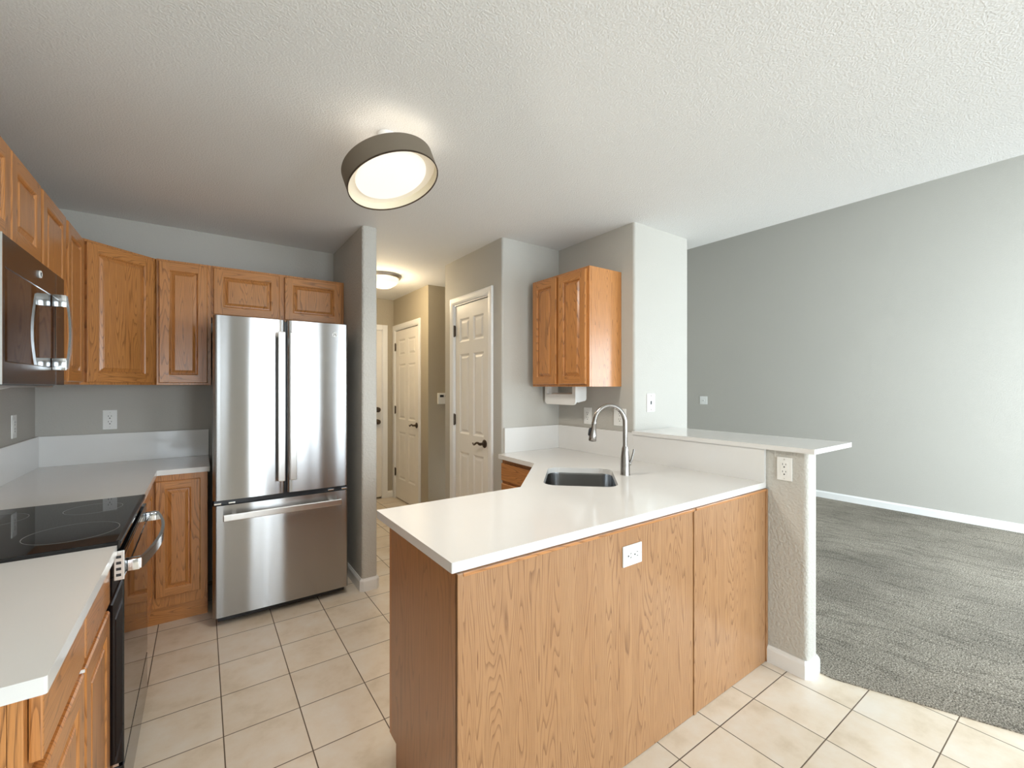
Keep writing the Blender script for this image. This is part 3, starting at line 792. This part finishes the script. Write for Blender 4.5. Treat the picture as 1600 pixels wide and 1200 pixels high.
# ---------------------------------------------------------------- outlets and plates
def plate(name, label, cat, fr, a, z, w, h, style='decora', rot=False, group=None):
    """cover plate; a, z = centre on the frame"""
    t = thing(name, label, cat, fr.p(a, 0, z), group)
    if rot: g = Fr(fr.p(a, 0, z), (0, 0, 1), fr.n); U = lambda p, d, q: fr.p(a + q, d, z + p)
    else: U = lambda p, d, q: fr.p(a + p, d, z + q)
    class G:
        def p(s, x, d, y): return U(x, d, y)
    g = G()
    bm = BM(); box(bm, -w / 2, w / 2, 0.0005, .006, -h / 2, h / 2, g, bev=.0025); obj('cover_plate', bm, 'outlet', t)
    if style == 'decora':
        bm = BM(); box(bm, -.018, .018, .006, .0075, -.035, .035, g, bev=.0006); obj('receptacle', bm, 'outlet', t)
        bm = BM()
        for q in (-.018, .018):
            box(bm, -.0085, -.0060, .0075, .0078, q + .001, q + .010, g); box(bm, .0060, .0085, .0075, .0078, q + .002, q + .009, g)
            box(bm, -.003, .003, .0075, .0078, q - .011, q - .005, g)
        o = obj('slots', bm, 'slot', t); o['label'] = 'dark plug slots'
        for s in (-1, 1):
            bm = BM(); lathe(bm, [(.003, 0), (.003, .0008), (0, .0012)], U(0, .006, s * .047), 10, fr.n); obj('screw', bm, 'steelbar', t)
    elif style == 'toggle':
        bm = BM(); box(bm, -.006, .006, .006, .0085, -.012, .012, g); obj('jack', bm, 'slot', t)
        for s in (-1, 1):
            bm = BM(); lathe(bm, [(.004, 0), (.004, .001), (0, .0015)], U(0, .006, s * h * .38), 10, fr.n); obj('screw', bm, 'bronze', t)
    elif style == 'jack':
        bm = BM(); box(bm, -.014, .014, .006, .011, -.014, .014, g, bev=.002); obj('jack', bm, 'outlet', t)
        bm = BM(); box(bm, -.006, .006, .0112, .0115, -.008, .0, g); o = obj('socket_hole', bm, 'slot', t)
    return t
fW = Fr((0, YB, 0), (1, 0, 0), (0, -1, 0))
plate('outlet', 'white outlet on the back wall between corner cabinet and backsplash', 'outlet', fW, -.487, 1.187, .070, .125)
plate('outlet', 'white outlet on the left wall, seen edge-on above the backsplash', 'outlet', Fr((XL, 0, 0), (0, 1, 0), (1, 0, 0)), 3.46, 1.187, .072, .125)
fP = Fr((2.365, 0, 0), (0, -1, 0), (-1, 0, 0))
plate('outlet', 'white outlet on the end of the half-height wall under the bar top', 'outlet', fP, -1.0, .993, .070, .115)
plate('outlet', 'small white outlet in the nook wall left of the faucet', 'outlet', fP, -2.36, 1.184, .078, .124)
plate('outlet', 'wide white outlet in the nook wall partly behind the faucet neck', 'outlet', fP, -2.05, 1.190, .108, .120)
plate('outlet', 'sideways white outlet on the light oak peninsula panel', 'outlet', Fr((0, 1.083, 0), (1, 0, 0), (0, -1, 0)), 1.312, .775, .076, .106, rot=True)
plate('wall_plate', 'tall white jack plate on the bright column above the bar top', 'wall plate', Fr((0, 1.93, 0), (1, 0, 0), (0, -1, 0)), 2.535, 1.291, .084, .126, 'toggle')
plate('wall_jack', 'small square white jack on the far living room wall', 'wall jack', Fr((6.4, 0, 0), (0, -1, 0), (-1, 0, 0)), -3.875, 1.19, .125, .125, 'jack')
# thermostat
t = thing('thermostat', 'white thermostat with a small dark display on the dark hall wall', 'thermostat', (2.175, 4.40, 1.21))
ft = Fr((2.175, 4.40, 0), (1, 0, 0), (0, -1, 0))
bm = BM(); box(bm, -.071, .071, .0005, .028, 1.212, 1.333, ft, bev=.006); obj('housing', bm, 'outlet', t)
bm = BM(); box(bm, -.05, -.005, .0282, .029, 1.287, 1.312, ft); obj('display', bm, 'slot', t)
bm = BM(); box(bm, .01, .035, .0282, .031, 1.290, 1.308, ft); obj('button', bm, 'slot', t)

# ---------------------------------------------------------------- refrigerator
FR = thing('refrigerator', 'stainless steel french-door refrigerator with bottom freezer drawer', 'refrigerator', (.43, 3.4, 0))
bm = BM(); box(bm, .062, .802, 3.145, 3.80, .03, 1.80, bev=.004); obj('case', bm, 'cavity', FR)
bm = BM(); box(bm, .075, .79, 3.10, 3.1445, .02, .06); obj('kick_grille', bm, 'black', FR)
def curved_front(x0, x1, z0, z1, yb, yf, bulge, r=.020, xa=None, xb=None):
    """door with softly rounded vertical edges and a slightly bowed face"""
    P = []
    N = 18; xa = x0 if xa is None else xa; xb = x1 if xb is None else xb
    for k in range(N + 1):
        x = x0 + r + (x1 - x0 - 2 * r) * k / N
        u = (x - xa) / (xb - xa) * 2 - 1
        P.append((x, yf + bulge * u * u))
    l0 = P[0]; l1 = P[-1]
    pts = [(x0, yb), ]
    for k in range(6):
        th = PI / 2 * k / 6
        pts.append((x0 + r - r * math.cos(th), l0[1] + r - r * math.sin(th)))
    pts += P
    for k in range(1, 7):
        th = PI / 2 * k / 6
        pts.append((x1 - r + r * math.sin(th), l1[1] + r - r * math.cos(th)))
    pts.append((x1, yb))
    bm = BM(); prism(bm, pts, z0, z1)
    return bm
d1 = obj('left_door', curved_front(.052, .426, .737, 1.818, 3.14, 3.064, .004), 'steel', FR, 35)
d2 = obj('right_door', curved_front(.437, .810, .737, 1.818, 3.14, 3.064, .004), 'steel', FR, 35)
d3 = obj('freezer_drawer', curved_front(.052, .810, .055, .706, 3.14, 3.062, .005), 'steel', FR, 35)
bm = BM(); box(bm, .058, .804, 3.09, 3.1395, .707, .736); box(bm, .4265, .4365, 3.085, 3.1395, .737, 1.81); obj('gasket', bm, 'black', FR)
for x in (.075, .145, .70, .785):
    bm = BM(); box(bm, x - .018, x + .018, 3.07, 3.0895, .712, .722, bev=.002); obj('hinge', bm, 'chrome', FR)
def vbar(x, parent):
    bm = BM(); box(bm, x - .0195, x + .0195, 3.005, 3.017, .822, 1.738, bev=.004); 
    for z in (.87, 1.69): box(bm, x - .009, x + .009, 3.016, 3.066, z - .02, z + .02, bev=.003)
    obj('handle', bm, 'steelbar', parent)
vbar(.4, d1); vbar(.466, d2)
bm = BM(); box(bm, .10, .752, 3.003, 3.016, .626, .664, bev=.004)
for x in (.155, .70): box(bm, x - .012, x + .012, 3.015, 3.07, .636, .654, bev=.003)
obj('handle', bm, 'steelbar', d3)
def badge(parent, c, n, up, R):
    """round appliance emblem: a disc, a rim and curled strokes"""
    n = Vector(n).normalized(); up = Vector(up); rg = up.cross(n).normalized()
    bm = BM(); lathe(bm, [(0, .003), (R * .86, .003), (R * .9, .0045), (R, .004), (R, 0)], c, 28, n)
    o = obj('badge', bm, 'trim', parent, 40)
    bm = BM(); c = Vector(c) + n * .0035
    for s in (-1, 1):
        pts = [c + rg * (s * R * (.12 + .42 * (1 - math.cos(a)) * .5 + .1 * math.sin(a))) + up * R * .5 * math.cos(a * .9 + (0 if s < 0 else .4)) for a in [k * .5 for k in range(12)]]
        tube(bm, pts, R * .07, 6)
    for k in range(4):
        a = PI / 4 + k * PI / 2
        pts = [c + (rg * math.cos(a + q * .35) + up * math.sin(a + q * .35)) * R * (.74 - .1 * abs(q)) for q in (-1, -.5, 0, .5, 1)]
        tube(bm, pts, R * .05, 6)
    obj('monogram', bm, 'slot', o)
badge(FR, (.722, 3.0675, 1.747), (0, -1, 0), (0, 0, 1), .016)

# ---------------------------------------------------------------- microwave
MW = thing('microwave', 'over-range microwave with dark steel face and curved chrome handle', 'microwave', (-.63, 2.15, 1.403))
fm = Fr((-.45, 0, 0), (0, 1, 0), (1, 0, 0))
bm = BM(); box(bm, 1.802, 2.472, -.372, -.0265, 1.405, 1.836, fm, bev=.003); obj('case', bm, 'cavity', MW)
bm = BM(); paneled(bm, Fr((-.476, 0, 0), (0, 1, 0), (1, 0, 0)), 1.802, 2.352, 1.407, 1.828, .026, [(1.822, 2.346, 1.470, 1.738)], [(0, 0), (.003, -.002)], .002)
dr = obj('door', bm, 'mwsteel', MW)
bm = BM(); box(bm, 1.8255, 2.3425, -.0005, .0005, 1.4735, 1.7345, Fr((-.4515, 0, 0), (0, 1, 0), (1, 0, 0))); obj('door_window', bm, 'blackglass', dr)
bm = BM(); box(bm, 2.356, 2.472, -.026, 0, 1.407, 1.828, fm, bev=.002); obj('control_panel', bm, 'mwsteel', MW)
bm = BM(); box(bm, 2.3525, 2.3555, -.012, .0005, 1.407, 1.828, fm); obj('trim_strip', bm, 'chrome', MW)
bm = BM(); box(bm, 1.798, 1.8015, -.02, .001, 1.407, 1.828, fm); obj('trim_strip', bm, 'chrome', MW)
pts = [(-.4499 + .012, 2.225, 1.475)]
N = 14
hp = []
for k in range(N + 1):
    u = k / N
    hp.append((-.412 + .010 * math.sin(u * PI), 2.305, 1.466 + .272 * u))
bm = BM(); ribbon(bm, hp, (0, 1, 0), .011, .007)
for z in (1.484, 1.719): box(bm, 2.292, 2.318, 0.0012, .038, z - .022, z + .022, fm, bev=.001)
obj('handle', bm, 'chrome', dr, 40)
badge(dr, (-.4495, 2.142, 1.782), (1, 0, 0), (0, 0, 1), .0125)
bm = BM(); box(bm, 1.82, 2.46, -.34, -.03, 1.398, 1.4045, fm); 
obj('underside_plate', bm, 'steelbar', MW)
bm = BM(); v = [bm.verts.new(fm.p(a, d, z)) for a, d, z in ((1.90, -.31, 1.3975), (2.30, -.31, 1.3975), (2.28, -.10, 1.3975), (1.92, -.10, 1.3975), (1.92, -.29, 1.380), (2.28, -.29, 1.380), (2.27, -.12, 1.390), (1.93, -.12, 1.390))]
for q in ((0, 1, 2, 3), (4, 5, 6, 7), (0, 1, 5, 4), (1, 2, 6, 5), (2, 3, 7, 6), (3, 0, 4, 7)): bm.faces.new([v[i] for i in q])
obj('lamp_cover', bm, 'outlet', MW)

# ---------------------------------------------------------------- range
RG = thing('range', 'black glass-top electric range with chrome bar handle between the counters', 'range', (-.5, 2.17, 0))
bm = BM(); box(bm, XL + .012, -.262, 1.812, 2.528, .03, .90, bev=.003); obj('body', bm, 'black', RG)
bm = BM(); box(bm, XL + .012, -.206, 1.8085, 2.5325, .9005, .9235, bev=.003); ct = obj('cooktop', bm, 'blackglass', RG)
bm = BM(); box(bm, -.2165, -.2035, 1.812, 2.529, .9125, .9252, bev=.003); obj('front_trim', bm, 'black', RG)
def burner(x, y, r):
    bm = BM()
    for rr in (r,):
        lathe(bm, [(rr - .0008, .0), (rr - .0008, .0003), (rr + .0008, .0003), (rr + .0008, 0)], (x, y, .9235), 64)
    o = obj('burner_ring', bm, 'greyring', ct)
for b in ((-.345, 2.005, .115), (-.345, 2.35, .085), (-.62, 2.0, .075), (-.62, 2.34, .10)): burner(*b)
# control apron
bm = BM(); box(bm, -.2615, -.222, 1.815, 2.526, .888, .8995); obj('apron', bm, 'black', RG)
bm = BM(); box(bm, -.2605, -.197, 1.812, 2.528, .235, .812, bev=.004); od = obj('oven_door', bm, 'blackglass', RG)
bm = BM(); box(bm, -.2605, -.199, 1.812, 2.528, .8125, .885, bev=.004); obj('door_top_trim', bm, 'blackglass', od)
bm = BM(); box(bm, -.1988, -.1975, 1.83, 2.51, .868, .871); obj('trim_strip', bm, 'chrome', od)
bm = BM(); fe = Fr((0, 1.8115, 0), (1, 0, 0), (0, -1, 0)); box(bm, -.221, -.196, 0, .004, .803, .893, fe, bev=.0015); ec = obj('vent_end_cap', bm, 'steelbar', od)
bm = BM()
for k in range(4): box(bm, -.2155, -.2035, .004, .0045, .815 + k * .0185, .8235 + k * .0185, fe)
obj('vent_slots', bm, 'slot', ec)
hp = []
for k in range(21):
    u = k / 20
    hp.append((-.162 + .038 * math.sin(u * PI) ** .9 if 0 < u < 1 else -.162, 1.842 + (2.49 - 1.842) * u, .835))
bm = BM(); ribbon(bm, hp, (0, 0, 1), .0165, .010)
for y in (1.85, 2.482): box(bm, -.1988, -.162, y - .016, y + .016, .8175, .8525, bev=.002)
obj('handle', bm, 'chrome', od, 40)
bm = BM(); box(bm, -.2605, -.197, 1.812, 2.528, .05, .225, bev=.004); obj('storage_drawer', bm, 'blackglass', RG)
bm = BM(); box(bm, -.2595, -.210, 1.815, 2.526, .226, .234); obj('door_gap_strip', bm, 'chrome', RG)
for y in (1.85, 2.48):
    bm = BM(); lathe(bm, [(0, 0), (.018, 0), (.018, .008), (.008, .01), (.008, .0295), (0, .0295)], (-.30, y, 0), 14); obj('foot', bm, 'black', RG)

# ---------------------------------------------------------------- ceiling lights
n = Vector((.245, -.289, -1)).normalized()
LC = Vector((.684, 1.860, 2.288))
t = thing('ceiling_light', 'round drum ceiling light with taupe shade over the kitchen', 'ceiling light', (LC.x, LC.y, 2.5))
R = .2
bm = BM(); lathe(bm, [(R, 0), (R, -.082), (R - .003, -.082), (R - .003, 0), (R, 0)], LC, 72, n); obj('drum_shade', bm, 'bronzeshade', t, 40)
bm = BM(); lathe(bm, [(R - .0035, -.001), (R - .0035, -.081)], LC, 72, n); obj('shade_lining', bm, 'cream', t, 40)
bm = BM(); lathe(bm, [(R + .0006, 0), (R + .0006, -.004), (R - .004, -.004), (R - .004, .0006), (R + .0006, .0006), (R + .0006, 0)], LC, 72, n); obj('rim', bm, 'bronze', t, 40)
bm = BM(); lathe(bm, [(0, -.022), (R * .6, -.023), (R * .77, -.028), (R * .78, -.034), (R * .78, -.05), (0, -.05)], LC, 64, n); obj('diffuser', bm, 'diffuser', t, 40)
bm = BM(); lathe(bm, [(R * .781, -.036), (R - .004, -.036), (R - .004, -.042), (R * .781, -.042), (R * .781, -.036)], LC, 64, n); obj('inner_ring', bm, 'creamglow', t, 40)
bm = BM(); lathe(bm, [(0, -.052), (.05, -.052), (.05, -.08), (.035, -.095), (0, -.095)], LC, 32, n)
cc = LC + n * -.094
tube(bm, [cc, Vector((cc.x, cc.y, 2.45)), Vector((cc.x, cc.y, 2.504))], [.03, .035, .04], 24); obj('canopy', bm, 'trim', t, 40)
def point(name, loc, w, col, r=.05):
    l = bpy.data.lights.new(name, 'POINT'); l.energy = w; l.color = col; l.shadow_soft_size = r
    o = bpy.data.objects.new(name, l); o.location = loc; COL.objects.link(o); return o
for k in range(6):
    a = 2 * PI * k / 6
    point('drum_bulb', (LC.x + .13 * math.cos(a), LC.y + .13 * math.sin(a), 2.43), .04, (1, .88, .74), .02)
al = bpy.data.lights.new('drum_diffuser_light', 'AREA'); al.shape = 'DISK'; al.size = .30; al.energy = 11; al.color = (1, .93, .84)
alo = bpy.data.objects.new('drum_diffuser_light', al); alo.location = LC + n * .004; alo.rotation_euler = (-n).to_track_quat('Z', 'Y').to_euler(); COL.objects.link(alo)

hx, hy = 1.47, 4.30
t = thing('ceiling_light', 'flush glass dome ceiling light glowing warm in the hallway', 'ceiling light', (hx, hy, 2.5))
bm = BM(); lathe(bm, [(0, 0), (.17, 0), (.175, -.012), (.165, -.03), (.15, -.034), (0, -.034)], (hx, hy, CZ - .001), 48); obj('metal_rim', bm, 'steelbar', t, 40)
bm = BM(); lathe(bm, [(.152, -.035), (.148, -.055), (.125, -.085), (.08, -.112), (.03, -.124), (0, -.126)], (hx, hy, CZ - .001), 48); obj('glass_dome', bm, 'hallglass', t, 60)
point('hall_bulb', (hx, hy, 2.34), 15, (1, .80, .52), .1)

# ---------------------------------------------------------------- groups of like things
KIN = {'cabinet': 'honey oak cupboards', 'countertop': 'white quartz worktops', 'outlet': 'white power outlets', 'ceiling light': 'glowing ceiling lamps'}
for o in bpy.data.objects:
    if o.parent is None and o.get('category') in KIN: o['group'] = KIN[o['category']]
